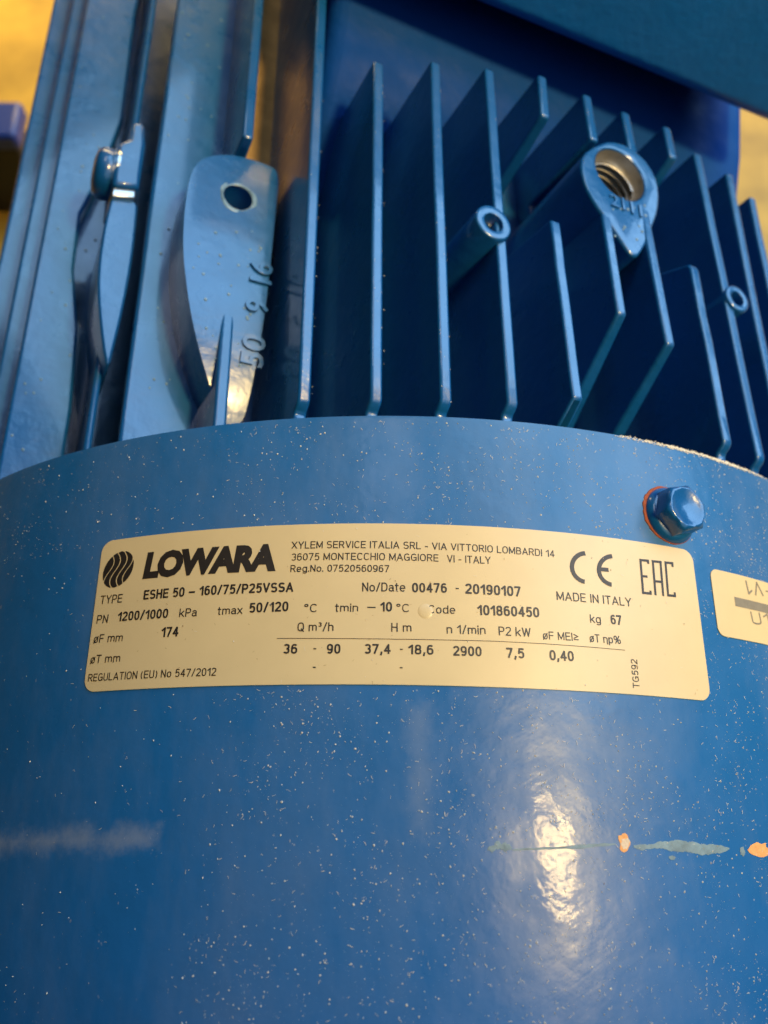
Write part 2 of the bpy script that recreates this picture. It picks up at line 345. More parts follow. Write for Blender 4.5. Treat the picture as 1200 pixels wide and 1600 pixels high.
# --- second lug, seen beside the foot rail, with its socket and screw
HF = 72.0
def hF(Y): return HF - 0.0035*max(0.0, 120.0-Y)**2
fpx = [(176, 300), (216, 309), (212, 360), (206, 410), (193, 481), (180, 535), (170, 575), (163, 560), (156, 505), (152, 448), (155, 400), (164, 345)]
pa_ = chaikin([on_h(x, y, hF) for x, y in fpx], 1)
part('foot_lug', *prism_fn([P(a_, y_, hF(y_)) for a_, y_ in pa_], [P(a_, y_, hF(y_)-20) for a_, y_ in pa_]), M_cast, bevel=0.6, seg=2)
def slab(name, px, h, depth, m, bev=0.8, parent=None, round_=1):
    q = chaikin([on_h(x, y, h) for x, y in px], round_) if round_ else [on_h(x, y, h) for x, y in px]
    return part(name, *prism_fn([P(a_, y_, h) for a_, y_ in q], [P(a_, y_, h-depth) for a_, y_ in q]), m, parent, bevel=bev, seg=2)
slab('screw_socket', [(176, 288), (181, 240), (186, 222), (202, 216), (206, 190), (226, 190), (228, 225), (218, 293)], 74.5, 16, M_cast, 1.0, None, 0)
slab('steel_insert', [(173, 306), (177, 284), (214, 288), (212, 310)], 73.2, 10, M_steel, 0.5, None, 0)
def lathe_axis(o, ax, prof, n=40):
    ax = np.array(ax, float); ax /= np.linalg.norm(ax); s = np.cross(ax, [0, 1, 0]); s /= np.linalg.norm(s); t = np.cross(ax, s)
    vs = []; fs = []
    for z, r in prof:
        for i in range(n): w = 2*math.pi*i/n; vs.append(o+ax*z+r*(math.cos(w)*s+math.sin(w)*t))
    for j in range(len(prof)-1):
        for i in range(n): k = (i+1) % n; fs.append([j*n+i, j*n+k, (j+1)*n+k, (j+1)*n+i])
    fs.append(list(range(n))); fs.append([(len(prof)-1)*n+i for i in range(n)])
    return vs, fs
sa, sy = on_h(154, 269, 68.0)
so = P(sa+3.2, sy, 68.0)
scr = part('screw', *lathe_axis(so, -EA, [(-6, 2.6), (-.2, 2.6), (-.2, 6.4), (.5, 6.4), (.5, 5.9), (1.4, 6.1), (3.0, 6.0), (4.1, 4.9), (4.6, 2.6)]), M_cast)
part('washer', *lathe_axis(so, -EA, [(-.9, 2.6), (-.9, 6.8), (-.25, 6.8), (-.25, 2.6)]), M_steel, scr)

# --- screw bosses and the big threaded lifting boss
def ring_boss(name, px, h, r_out, r_in, depth, a_=None):
    aa, yy = on_h(*px, h); o = P(aa, yy, h)
    prof = [(-depth, r_out*1.12), (-.5, r_out), (-.12, r_out-.15), (0, r_out-.5), (0, r_in+.45), (-.15, r_in+.1), (-.7, r_in), (-5, r_in*.92), (-5.2, .05)]
    return part(name, *lathe_axis(o, EH, prof), M_cast)
sb = ring_boss('screw_boss', (772, 347), 120.6, 4.3, 2.2, 34)
aa, yy = on_h(772, 347, 120.6); part('set_screw', *lathe_axis(P(aa, yy, 117.0), EH, [(-1.5, 1.9), (0, 1.9), (.35, 1.6), (.45, .2)]), M_steel, sb)
ring_boss('screw_boss', (1153, 466), 123.2, 3.6, 1.9, 34)
HT = 124.6
hole_a, hole_y = on_h(970, 272, HT)
tpx = [(933, 226), (953, 219), (980, 226), (1005, 245), (1024, 272), (1031, 300), (1029, 330), (1021, 352), (1010, 380), (1000, 398), (993, 401), (984, 396), (970, 375), (950, 345), (930, 318), (915, 290), (908, 262), (911, 240)]
q = chaikin([on_h(x, y, HT) for x, y in tpx], 1)
boss = part('lifting_boss', *prism_fn([P(a_, y_, HT) for a_, y_ in q], [P(a_, y_, HT-36) for a_, y_ in q]), M_cast)
RH = 6.9
boolean_cut(boss, disc_cut(hole_a, hole_y, HT-22, HT+0.5, RH+0.2, RH+0.2, 56))
b_ = boss.modifiers.new('bevel', 'BEVEL'); b_.width = 0.6*MM; b_.segments = 3; b_.limit_method = 'ANGLE'; b_.angle_limit = math.radians(50)
# helical thread lining
prof = []; vs = []; fs = []; n = 56; turns = 9; pitch = 1.75
steps = turns*n
for i in range(steps+1):
    w = 2*math.pi*i/n; z = HT-2.6-pitch*i/n
    for dz, rr in ((0, RH+.15), (-.55, RH-1.15), (-.85, RH-1.15), (-1.5, RH+.15)):
        vs.append(P(hole_a+rr*math.cos(w), hole_y+rr*math.sin(w), z+dz))
for i in range(steps):
    for k in range(3): fs.append([i*4+k, i*4+k+1, (i+1)*4+k+1, (i+1)*4+k])
part('thread', vs, fs, M_thread, boss)
# bare countersink ring
vs, fs = [], []
for j, (dz, rr) in enumerate(((-.35, RH+.12), (-1.3, RH-.05), (-2.6, RH-.25), (-3.2, RH-.9))):
    for i in range(n): w = 2*math.pi*i/n; vs.append(P(hole_a+rr*math.cos(w), hole_y+rr*math.sin(w), HT+dz))
for j in range(3):
    for i in range(n): k = (i+1) % n; fs.append([j*n+i, j*n+k, (j+1)*n+k, (j+1)*n+i])
part('countersink', vs, fs, M_thread, boss)

# --- pedestal and terminal box
pr = [(150, 78), (163, 88), (168, 93.5), (173, 97.5), (180, 101), (196, 106), (215, 110), (330, 110), (330, 70), (150, 70)]
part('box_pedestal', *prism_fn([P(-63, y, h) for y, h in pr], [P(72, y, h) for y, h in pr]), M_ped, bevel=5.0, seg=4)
YBX = 188.0; d0 = ray(722, 0); p0 = C0+d0*(YBX/d0[1]); d1 = ray(1200, 196); p1 = C0+d1*(YBX/d1[1])
e1 = (p1-p0)/np.linalg.norm(p1-p0); e3 = np.array([-e1[2], 0, e1[0]])
c = p0+e1*45
def bxv(s, y, u): return c+e1*s+e3*u+np.array([0, y-YBX, 0])
pr2 = [(YBX, 0.0), (YBX+0.5, 4.0), (YBX+15, 40.0), (YBX+24, 62.0), (320, 62.0), (320, 0.0)]
tb = part('terminal_box', *prism_fn([bxv(-75, y, u) for y, u in pr2], [bxv(57, y, u) for y, u in pr2]), M_box, bevel=4.0, seg=5)
pr3 = [(YBX+20, 60.0), (YBX+23, 72.0), (324, 70.0), (324, 58.0)]
part('lid', *prism_fn([bxv(-78, y, u) for y, u in pr3], [bxv(59, y, u) for y, u in pr3]), M_box, tb, bevel=3.0, seg=4)

# --- fan cover
pf = [(126.6, -60), (128.2, -50), (128.2, 70.4), (128.5, 70.9), (129.4, 71.2), (129.9, 70.9), (130, 70.2), (130, 30), (130, -10), (130, -68), (128.5, -76), (124, -83), (117, -88), (108, -90), (20, -90)]
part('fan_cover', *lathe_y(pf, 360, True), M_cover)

# --- strips on the cover in (u,v)
def cover_patch(name, cols, m, parent, thick=0.16, base=-0.02):
    """cols: list of (u_bottom,v_bottom,u_top,v_top)"""
    n = len(cols); vs = []
    for r_ in (R+thick, R+base):
        for ub, vb, ut, vt in cols: vs += [from_uv(ub, vb, r_), from_uv(ut, vt, r_)]
    fs = []
    for i in range(n-1):
        q = [2*i, 2*i+2, 2*i+3, 2*i+1]; fs.append(q); fs.append([2*n+k for k in reversed(q)])
        fs.append([2*i, 2*i+2, 2*n+2*i+2, 2*n+2*i]); fs.append([2*i+1, 2*i+3, 2*n+2*i+3, 2*n+2*i+1])
    for i in (0, n-1): fs.append([2*i, 2*i+1, 2*n+2*i+1, 2*n+2*i])
    return part(name, vs, fs, m, parent)
def rounded_label(name, BL, BR, TR, TL, rad, m, thick=0.16):
    BL, BR, TR, TL = (np.array(v, float) for v in (BL, BR, TR, TL)); wid = np.linalg.norm(BR-BL); hei = np.linalg.norm(TL-BL); cols = []
    ss = [rad*(1-math.cos(math.pi/2*i/8)) for i in range(9)]; ss = ss + [rad+(wid-2*rad)*i/70 for i in range(1, 70)] + [wid-s for s in reversed(ss)]
    for s in ss:
        e = min(s, wid-s); cut = 0.0 if e >= rad else rad-math.sqrt(max(rad*rad-(rad-e)**2, 0)); cut = min(cut, hei/2-1e-4)
        t = s/wid; b = BL*(1-t)+BR*t; tp = TL*(1-t)+TR*t; d = (tp-b)/np.linalg.norm(tp-b); b2 = b+d*cut; t2 = tp-d*cut
        cols.append((b2[0], b2[1], t2[0], t2[1]))
    return cover_patch(name, cols, m, motor, thick)
LT = 0.16
lab = rounded_label('rating_label', uv(131, 1082), uv(1110, 1096), uv(1080, 861), uv(162, 847), 2.2, M_label, LT)
lab['label'] = 'cream rating label with black print wrapped round the fan cover'
_pr = uv(1108, 888); _pb = uv(1122, 993)
lab2 = rounded_label('wiring_label', _pb, _pb+np.array([34, -0.5]), _pr+np.array([34, -0.5])+np.array([0, 0]), _pr, 1.6, M_label, LT)
lab2['label'] = 'small cream wiring label with a grey bar'

TV, TF = {}, {}
def bucket(key, verts, faces):
    v = TV.setdefault(key, []); f = TF.setdefault(key, []); k = len(v); v += verts; f += [[i+k for i in q] for q in faces]
def text_mesh(s, off=0.0, space=1.0):
    c = bpy.data.curves.new('t', 'FONT'); c.body = s; c.size = 1; c.offset = off; c.resolution_u = 3; c.space_character = space; c.fill_mode = 'BOTH'
    o = bpy.data.objects.new('t', c); COL.objects.link(o)
    dg = bpy.context.evaluated_depsgraph_get(); me = bpy.data.meshes.new_from_object(o.evaluated_get(dg))
    vs = np.array([v.co[:] for v in me.vertices]); fs = [list(p.vertices) for p in me.polygons]
    bpy.data.objects.remove(o); bpy.data.curves.remove(c); bpy.data.meshes.remove(me); return vs, fs
_cap = text_mesh('H')[0][:, 1].max()
LR = R+LT+0.045
def print_font(key, s, p0, p1, hpx, off=0.0, shear=0.0, r=LR, space=1.0):
    vs, fs = text_mesh(s, off, space); x0, x1 = vs[:, 0].min(), vs[:, 0].max()
    a, b = uv(*p0), uv(*p1); d = b-a; L = np.linalg.norm(d); d /= L; nrm = np.array([-d[1], d[0]])
    pm = ((p0[0]+p1[0])/2, (p0[1]+p1[1])/2)
    sgn = 1 if p1[0] >= p0[0] else -1
    if abs(p1[0]-p0[0]) < abs(p1[1]-p0[1]): hh = np.linalg.norm(uv(pm[0]-hpx, pm[1])-uv(*pm))
    else: hh = np.linalg.norm(uv(pm[0], pm[1]-hpx)-uv(*pm))
    sc = hh/_cap; out = []
    for x, y, _ in vs:
        q = a + d*((x-x0)/(x1-x0)*L + shear*y*sc) + nrm*(y*sc); out.append(from_uv(q[0], q[1], r))
    bucket(key, out, fs)
def print_poly(key, pxs, r=LR):
    q = [uv(*p) for p in pxs]; bucket(key, [from_uv(u, v, r) for u, v in q], [list(range(len(q)))])
def print_strip(key, pts, w, r=LR):
    """poly-line of uv points with width w (mm)"""
    pts = [np.array(p) for p in pts]; L, Rr = [], []
    for i, p in enumerate(pts):
        d = pts[min(i+1, len(pts)-1)]-pts[max(i-1, 0)]; d = d/np.linalg.norm(d); nn = np.array([-d[1], d[0]])
        wi = w[i] if hasattr(w, '__len__') else w
        L.append(from_uv(*(p+nn*wi/2), r)); Rr.append(from_uv(*(p-nn*wi/2), r))
    n = len(pts); bucket(key, L+Rr, [[i, i+1, n+i+1, n+i] for i in range(n-1)])
# a plain condensed grotesque drawn with strokes (centre lines in a box one cap height tall)
def sup(cx, cy, rx, ry, a0, a1, n=14, e=2.5):
    o = []
    for i in range(n+1):
        t = math.radians(a0+(a1-a0)*i/n); c_, s2 = math.cos(t), math.sin(t)
        o.append((cx+rx*math.copysign(abs(c_)**(2/e), c_), cy+ry*math.copysign(abs(s2)**(2/e), s2)))
    return o
X = 0.70; hx = X/2
def bowl(w=.42): return sup(w/2, hx, w/2, hx, 0, 360, 26)
def arch(x0, w): return [(x0, 0)][:0] + sup(x0+w/2, X-.22, w/2, .22, 180, 0, 10) + [(x0+w, 0)]
GL = {
 'A': (.54, [[(0, 0), (.27, 1), (.54, 0)], [(.09, .30), (.45, .30)]], []),
 'B': (.46, [[(0, 0), (0, 1)], [(0, 1), (.22, 1)], [(0, .53), (.24, .53)], [(0, 0), (.24, 0)]], [sup(.22, .765, .21, .235, 90, -90), sup(.24, .265, .22, .265, 90, -90)]),
 'C': (.48, [], [sup(.25, .5, .25, .5, 38, 322, 26)]), 'D': (.48, [[(0, 0), (0, 1)], [(0, 1), (.2, 1)], [(0, 0), (.2, 0)]], [sup(.2, .5, .28, .5, 90, -90, 20)]),
 'E': (.42, [[(.42, 1), (0, 1), (0, 0), (.42, 0)], [(0, .52), (.38, .52)]], []), 'F': (.40, [[(.40, 1), (0, 1), (0, 0)], [(0, .50), (.35, .50)]], []),
 'G': (.50, [[(.28, .47), (.50, .47), (.50, .05)]], [sup(.25, .5, .25, .5, 38, 335, 26)]), 'H': (.46, [[(0, 0), (0, 1)], [(.46, 0), (.46, 1)], [(0, .52), (.46, .52)]], []),
 'I': (.0, [[(0, 0), (0, 1)]], []), 'K': (.48, [[(0, 0), (0, 1)], [(.46, 1), (0, .40)], [(.16, .60), (.48, 0)]], []), 'L': (.38, [[(0, 1), (0, 0), (.38, 0)]], []),
 'M': (.58, [[(0, 0), (0, 1), (.29, .10), (.58, 1), (.58, 0)]], []), 'N': (.47, [[(0, 0), (0, 1), (.47, 0), (.47, 1)]], []),
 'O': (.52, [], [sup(.26, .5, .26, .5, 0, 360, 32)]), 'P': (.45, [[(0, 0), (0, 1)], [(0, 1), (.22, 1)], [(0, .45), (.22, .45)]], [sup(.22, .725, .23, .275, 90, -90)]),
 'Q': (.52, [[(.32, .22), (.52, -.06)]], [sup(.26, .5, .26, .5, 0, 360, 32)]), 'R': (.47, [[(0, 0), (0, 1)], [(0, 1), (.22, 1)], [(0, .48), (.24, .48)], [(.25, .48), (.47, 0)]], [sup(.22, .74, .23, .26, 90, -90)]),
 'S': (.46, [], [sup(.23, .755, .22, .245, 25, 270, 16)+sup(.23, .255, .23, .255, 90, -158, 16)[1:]]), 'T': (.46, [[(0, 1), (.46, 1)], [(.23, 1), (.23, 0)]], []),
 'U': (.46, [[(0, 1), (0, .25)], [(.46, 1), (.46, .25)]], [sup(.23, .25, .23, .25, 180, 360, 16)]), 'V': (.50, [[(0, 1), (.25, 0), (.50, 1)]], []),
 'W': (.74, [[(0, 1), (.18, 0), (.37, .95), (.56, 0), (.74, 1)]], []), 'X': (.5, [[(0, 0), (.5, 1)], [(0, 1), (.5, 0)]], []), 'Y': (.5, [[(0, 1), (.25, .45), (.5, 1)], [(.25, .45), (.25, 0)]], []),
 '0': (.40, [], [sup(.20, .5, .20, .5, 0, 360, 30)]), '1': (.24, [[(.24, 0), (.24, 1), (.0, .74)]], []),
 '2': (.40, [[(.40, 0), (0, 0)]], [sup(.20, .74, .20, .26, 170, -35, 14)+[(.02, .08), (0, 0)]]), '3': (.40, [], [sup(.20, .75, .19, .25, 155, -90, 14), sup(.20, .27, .20, .27, 90, -155, 14)]),
 '4': (.43, [[(.32, 0), (.32, 1), (0, .27), (.43, .27)]], []), '5': (.40, [[(.37, 1), (.07, 1), (.03, .52)]], [sup(.20, .32, .20, .32, 138, -150, 20)]),
 '6': (.40, [], [sup(.20, .31, .20, .31, 0, 360, 24), sup(.22, .5, .22, .5, 48, 182, 14)]), '7': (.40, [[(0, 1), (.40, 1), (.13, 0)]], []),
 '8': (.40, [], [sup(.20, .76, .18, .24, 0, 360, 22), sup(.20, .26, .20, .26, 0, 360, 22)]), '9': (.40, [], [sup(.20, .69, .20, .31, 0, 360, 24), sup(.18, .5, .22, .5, 2, -132, 14)]),
 'a': (.38, [[(.37, .48), (.37, .06)], [(.37, .06), (.41, 0)]], [sup(.19, .48, .18, .22, 160, 0, 10), sup(.18, .20, .18, .20, 0, 360, 20)]), 'd': (.42, [[(.42, 0), (.42, 1)]], [bowl()]),
 'e': (.42, [[(0, hx), (.42, hx)]], [sup(.21, hx, .21, hx, 0, 318, 22)]), 'g': (.42, [[(.42, X), (.42, -.08)]], [bowl(), sup(.21, -.06, .21, .21, 0, -155, 12)]),
 'h': (.40, [[(0, 0), (0, 1)]], [arch(0, .40)]), 'i': (.0, [[(0, 0), (0, X)], [(0, .94), (0, 1.0)]], []), 'k': (.40, [[(0, 0), (0, 1)], [(.38, X), (0, .26)], [(.14, .40), (.40, 0)]], []),
 'm': (.66, [[(0, 0), (0, X)]], [arch(0, .33), arch(.33, .33)]), 'n': (.40, [[(0, 0), (0, X)]], [arch(0, .40)]), 'o': (.42, [], [bowl()]), 'p': (.42, [[(0, -.27), (0, X)]], [bowl()]),
 't': (.24, [[(.10, .95), (.10, .12)], [(0, X), (.24, X)]], [sup(.20, .12, .10, .12, 180, 285, 8)]), 'x': (.40, [[(0, 0), (.40, X)], [(0, X), (.40, 0)]], []),
 '\u03b7': (.40, [[(0, 0), (0, X)]], [arch(0, .40)[:-1]+[(.40, -.27)]]), '\u00f8': (.40, [[(0, -.06), (.40, X+.06)]], [bowl(.40)]), '%': (.74, [[(.14, 0), (.60, 1)]], [sup(.15, .75, .15, .25, 0, 360, 18), sup(.59, .25, .15, .25, 0, 360, 18)]),
 '/': (.28, [[(0, -.02), (.28, 1.02)]], []), '-': (.22, [[(0, .38), (.22, .38)]], []), '\u2013': (.46, [[(0, .40), (.46, .40)]], []), '.': (.0, [[(0, 0), (0, .06)]], []), ',': (.04, [[(.04, .06), (0, -.18)]], []),
 '(': (.16, [], [sup(.22, .42, .22, .62, 120, 240, 10, 2)]), ')': (.16, [], [sup(-.06, .42, .22, .62, 60, -60, 10, 2)]), '\u00b0': (.24, [], [sup(.12, .86, .12, .14, 0, 360, 18)]),
 '\u00b3': (.22, [], [sup(.11, .91, .10, .10, 155, -90, 8), sup(.11, .69, .11, .12, 90, -155, 8)]), '\u2265': (.42, [[(0, .82), (.42, .56), (0, .30)], [(0, .10), (.42, .10)]], []),
 ' ': (.10, [], [])}
def print_text(key, s, p0, p1, hpx, wt=.13, r=LR):
    x = 0.0; strokes = []; gap = 0.10 + wt*.95
    for ch in s:
        w, polys, curves = GL[ch]
        for pl in polys: strokes.append(('P', [(x+a_, b_) for a_, b_ in pl]))
        for cv in curves: strokes.append(('C', [(x+a_, b_) for a_, b_ in cv]))
        x += w+gap
    tot = x-gap
    a, b = uv(*p0), uv(*p1); d = b-a; L = np.linalg.norm(d); d = d/L; nrm = np.array([-d[1], d[0]])
    pm = ((p0[0]+p1[0])/2, (p0[1]+p1[1])/2)
    if abs(p1[0]-p0[0]) < abs(p1[1]-p0[1]): hh = np.linalg.norm(uv(pm[0]-hpx, pm[1])-uv(*pm))
    else: hh = np.linalg.norm(uv(pm[0], pm[1]-hpx)-uv(*pm))
    w = wt*hh; sx = (L-w)/tot; sy = hh-w
    def mp(q): return a + d*(w/2+q[0]*sx) + nrm*(w/2+q[1]*sy)
    for kind, pl in strokes:
        q = [mp(p) for p in pl]
        if kind == 'C': print_strip(key, q, w, r)
        else:
            for i in range(len(q)-1):
                e = (q[i+1]-q[i]); e = e/np.linalg.norm(e); print_strip(key, [q[i]-e*w*(.5 if i == 0 else .35), q[i+1]+e*w*(.5 if i == len(q)-2 else .35)], w, r)
T_, B_ = .132, .185
for s, p0, p1, h, off in [
    ('TYPE', (157.4, 944.6), (191.4, 941.8), 13, T_), ('ESHE 50 \u2013 160/75/P25VSSA', (224.8, 937.6), (458.5, 925.4), 15, B_),
    ('PN', (151.7, 975), (169, 973.8), 13, T_), ('1200/1000', (184.6, 971.5), (263, 966), 14.5, B_), ('kPa', (280.6, 964.7), (307.8, 963.3), 13, T_),
    ('tmax', (340.4, 961.6), (379.2, 959.7), 13, T_), ('50/120', (389.7, 958.2), (450.9, 955.6), 15.5, B_), ('\u00b0C', (475.4, 957.2), (495.7, 957.0), 13, T_),
    ('tmin', (523.5, 956.5), (559.7, 956.5), 13, T_), ('10', (594.3, 956), (612.7, 956), 15, B_), ('\u00b0C', (619.2, 956.8), (639.6, 957.1), 13, T_),
    ('Code', (669.4, 958.8), (711.3, 959.8), 13, T_), ('101860450', (746, 961.5), (842.5, 965.5), 16, B_),
    ('No/Date', (566, 924.8), (633.4, 925.0), 14, T_), ('00476', (643.9, 926.2), (698.3, 926.8), 15, B_), ('20190107', (726.9, 928.2), (813.5, 933.0), 16, B_),
    ('XYLEM SERVICE ITALIA SRL - VIA VITTORIO LOMBARDI 14', (456, 858.2), (866, 871.5), 11.3, T_),
    ('36075 MONTECCHIO MAGGIORE', (455.5, 876.7), (685, 878.2), 11.3, T_), ('VI - ITALY', (698.6, 879.2), (766.5, 881.8), 11.5, T_),
    ('Reg.No. 07520560967', (454, 894.5), (608, 894.7), 11, .14),
    ('Q m\u00b3/h', (464.8, 987), (521.2, 987), 14, T_), ('H m', (611.3, 987.7), (643, 988), 14, T_), ('n 1/min', (697.7, 990.6), (758.6, 992), 14, T_),
    ('36', (442.7, 1022), (464.6, 1022), 15.5, B_), ('90', (510.7, 1022), (532, 1022), 15.5, B_), ('37,4', (569.4, 1022), (610.5, 1022.2), 15.5, B_),
    ('18,6', (638, 1022.8), (677.3, 1023.6), 15.5, B_), ('2900', (708, 1025.0), (752.4, 1026.2), 15.5, B_), ('7,5', (791, 1028.3), (819, 1029.4), 16, B_),
    ('0,40', (858.6, 1032), (896.4, 1033.8), 16, B_), ('P2 kW', (779, 993.2), (829, 995.7), 14, T_), ('\u00f8F MEI\u2265', (848, 999.2), (903.6, 1002), 12.5, T_),
    ('\u00f8T \u03b7p%', (921, 1003.4), (969.6, 1006.8), 12.5, T_), ('MADE IN ITALY', (869.4, 938), (986, 948.4), 13.5, T_),
    ('kg', (921.6, 973.4), (938.4, 974.6), 13, T_), ('67', (954, 975.8), (971, 977.2), 15, B_), ('TG592', (998.5, 1076), (994.5, 1031), 10, T_),
    ('174', (252.6, 996.2), (279.2, 994.8), 15.5, B_), ('\u00f8F mm', (147, 1005.2), (192.2, 1003), 13, T_), ('\u00f8T mm', (142, 1037.3), (188.3, 1035), 13, T_),
    ('REGULATION (EU) No 547/2012', (138.4, 1065.6), (338, 1056.2), 12.2, T_)]:
    print_text('lettering', s, p0, p1, h, off)
for x0, x1, y, w in ((574, 587, 949.5, .19), (711.5, 716.5, 920, .2), (490, 494.5, 1014, .2), (625, 629.5, 1015, .2), (489, 493.5, 1043, .2), (624.5, 629, 1043.6, .2)):
    print_strip('lettering', [uv(x0, y), uv(x1, y+.2)], w)
print_font('brand_lettering', 'LOWARA', (224, 902.3), (431.6, 889.6), 35.5, 0.06, 0.10, space=0.94)
ul = [uv(*p) for p in ((433, 998), (520, 998.2), (620, 999.2), (700, 1000.5), (770, 1002.2), (850, 1006.3), (915, 1011), (975.6, 1016.3))]
print_strip('ruled_line', [ul[i]*(1-k/8)+ul[i+1]*k/8 for i in range(len(ul)-1) for k in range(8)]+[ul[-1]], 0.10)
# logo: a ball cut into swirling bands
cx = uv(185.7, 890); lu = np.linalg.norm(uv(209, 889)-cx); lv = np.linalg.norm(uv(185.7, 863)-cx)
def sw(t, s): return np.array([t + 0.30*math.sin(math.pi*s)*(1-abs(t)*.6)*0.9 - 0.20*s, s])
def inside(p): return p[0]**2+p[1]**2 <= 1
bands = [(-1.02, -0.66), (-0.60, -0.24), (-0.17, 0.20), (0.27, 0.60), (0.66, 1.05)]
for b0, b1 in bands:
    n = 40; Lr = []
    for i in range(n+1):
        s = -0.999+1.998*i/n; half = math.sqrt(1-s*s); sh = 0.34*math.sin(2.4*s+0.2)*half - 0.10*s
        lo, hi = b0+sh, b1+sh
        if b0 < -1: lo = -9
        if b1 > 1: hi = 9
        lo, hi = max(lo, -half), min(hi, half)
        Lr.append((lo, hi, s) if hi > lo+0.004 else None)
    for i in range(n):
        if Lr[i] and Lr[i+1]:
            q = [(Lr[i][0], Lr[i][2]), (Lr[i][1], Lr[i][2]), (Lr[i+1][1], Lr[i+1][2]), (Lr[i+1][0], Lr[i+1][2])]
            bucket('logo', [from_uv(cx[0]+x*lu+y*lv*.10, cx[1]+y*lv-x*lu*-.06, LR) for x, y in q], [[0, 1, 2, 3]])
# CE mark
def arc_mark(key, c_px, rx_px, ry_px, a0, a1, w):
    pts = []
    for i in range(25):
        t = math.radians(a0+(a1-a0)*i/24); x = c_px[0]+rx_px*math.cos(t); y = c_px[1]-ry_px*math.sin(t)+(x-c_px[0])*0.07; pts.append(uv(x, y))
    print_strip(key, pts, w)
arc_mark('ce_mark', (916, 887.5), 23, 22.5, 96, 262, .78); arc_mark('ce_mark', (958, 892), 23, 22.5, 96, 262, .78)
print_strip('ce_mark', [uv(936, 889.8), uv(950, 891)], .72)
def line_mark(key, pts, w): print_strip(key, [uv(*p) for p in pts], w)
def eac(x, y): return (998+x*52 + (y)*4.5, 873.5+y*55+x*5.2)
for seg in ([(.03, 0), (.03, 1)], [(0, .035), (.27, .035)], [(0, .49), (.20, .49)], [(0, .965), (.27, .965)],
            [(.40, 0), (.40, 1)], [(.63, 0), (.63, 1)], [(.365, .035), (.665, .035)], [(.40, .60), (.63, .60)],
            [(.78, 0), (.78, 1)], [(.75, .035), (1.0, .035)], [(.75, .965), (1.0, .965)], [(.985, 0), (.985, .14)], [(.985, .86), (.985, 1)], [(.255, 0), (.255, .12)], [(.255, .88), (.255, 1)]):
    line_mark('eac_mark', [eac(*p) for p in seg], .44)
print_text('wiring_lettering', 'V1', (1187, 910), (1163, 907), 20, T_)
print_text('wiring_lettering', 'U1', (1175, 975.5), (1202, 978.5), 18, T_)
line_mark('wiring_lettering', [(1195, 924), (1204, 925)], .25)
q0 = uv(1147, 940); line = [q0, q0+np.array([4, -.05]), q0+np.array([9, -.1]), q0+np.array([14, -.15])]
print_strip('wiring_lettering', line, 1.75)
for k in TV:
    m = M_inkgrey if k == 'wiring_lettering' else M_ink
    me = bpy.data.meshes.new(k); me.from_pydata([tuple(float(c)*MM for c in v) for v in TV[k]], [], TF[k]); me.update()
    link(k, me, m, lab2 if k == 'wiring_lettering' else lab, smooth=False)
# air bubble under the label
bu = uv(664.5, 955.5); vs = []; fs = []; n = 20
for j, (rr, hh) in enumerate(((1.3, .0), (1.15, .05), (.85, .10), (.45, .13), (.05, .135))):
    for i in range(n): w = 2*math.pi*i/n; vs.append(from_uv(bu[0]+rr*math.cos(w), bu[1]+rr*math.sin(w), R+LT+hh-.02))
for j in range(4):
    for i in range(n): k = (i+1) % n; fs.append([j*n+i, j*n+k, (j+1)*n+k, (j+1)*n+i])
fs.append([4*n+i for i in range(n)])
part('bubble', vs, fs, M_label, lab)

# --- flange bolt holding the cover
bo = on_cover(1046, 806); bn = np.array([bo[0], 0, bo[2]])/R
s_ = np.cross(bn, [0, 1, 0]); s_ /= np.linalg.norm(s_); t_ = np.array([0, 1.0, 0])
bolt = part('flange_bolt', *lathe_axis(bo, bn, [(-.3, 5.4), (.25, 5.4), (.6, 5.25), (1.1, 4.9), (1.5, 4.5), (1.7, 1.0)]), M_cast)
hv = []; fs = []
for z, rr in ((0.8, 4.5), (4.2, 4.45), (4.75, 3.9), (4.78, 3.55), (4.5, 3.15), (4.5, .01)):
    for i in range(6 if False else 24):
        w = 2*math.pi*i/24
        hexr = math.cos(math.pi/6)/math.cos(((w+math.pi/12+1e-6) % (math.pi/3))-math.pi/6); k = hexr if rr > 4.0 else (0.35*hexr+0.65*0.93)
        hv.append(bo+bn*z+rr*k*1.06*(math.cos(w)*s_+math.sin(w)*t_))
for j in range(5):
    for i in range(24): k = (i+1) % 24; fs.append([j*24+i, j*24+k, (j+1)*24+k, (j+1)*24+i])
hx = part('hex_head', hv, fs, M_cast, bolt)
vs = []; fs = []; n = 64; sgn_ = 1 if s_[0] > 0 else -1
for i in range(n):
    w = 2*math.pi*i/n; ro = 5.46+random.uniform(-.05, .06)+0.62*max(0, math.cos(w-.35))*random.uniform(.5, 1.1)
    for rr, z in ((5.0, .02), (5.2, .26), (ro, .16), (ro+.1, -.1)):
        p = bo+rr*(math.cos(w)*s_+math.sin(w)*t_); p = np.array([p[0], p[1], p[2]]); l_ = math.hypot(p[0], p[2]); vs.append(np.array([p[0]*(R+z)/l_, p[1], p[2]*(R+z)/l_]))
for i in range(n):
    for k in range(3): fs.append([i*4+k, i*4+k+1, ((i+1) % n)*4+k+1, ((i+1) % n)*4+k])
part('rust_ring', vs, fs, M_rust, bolt)

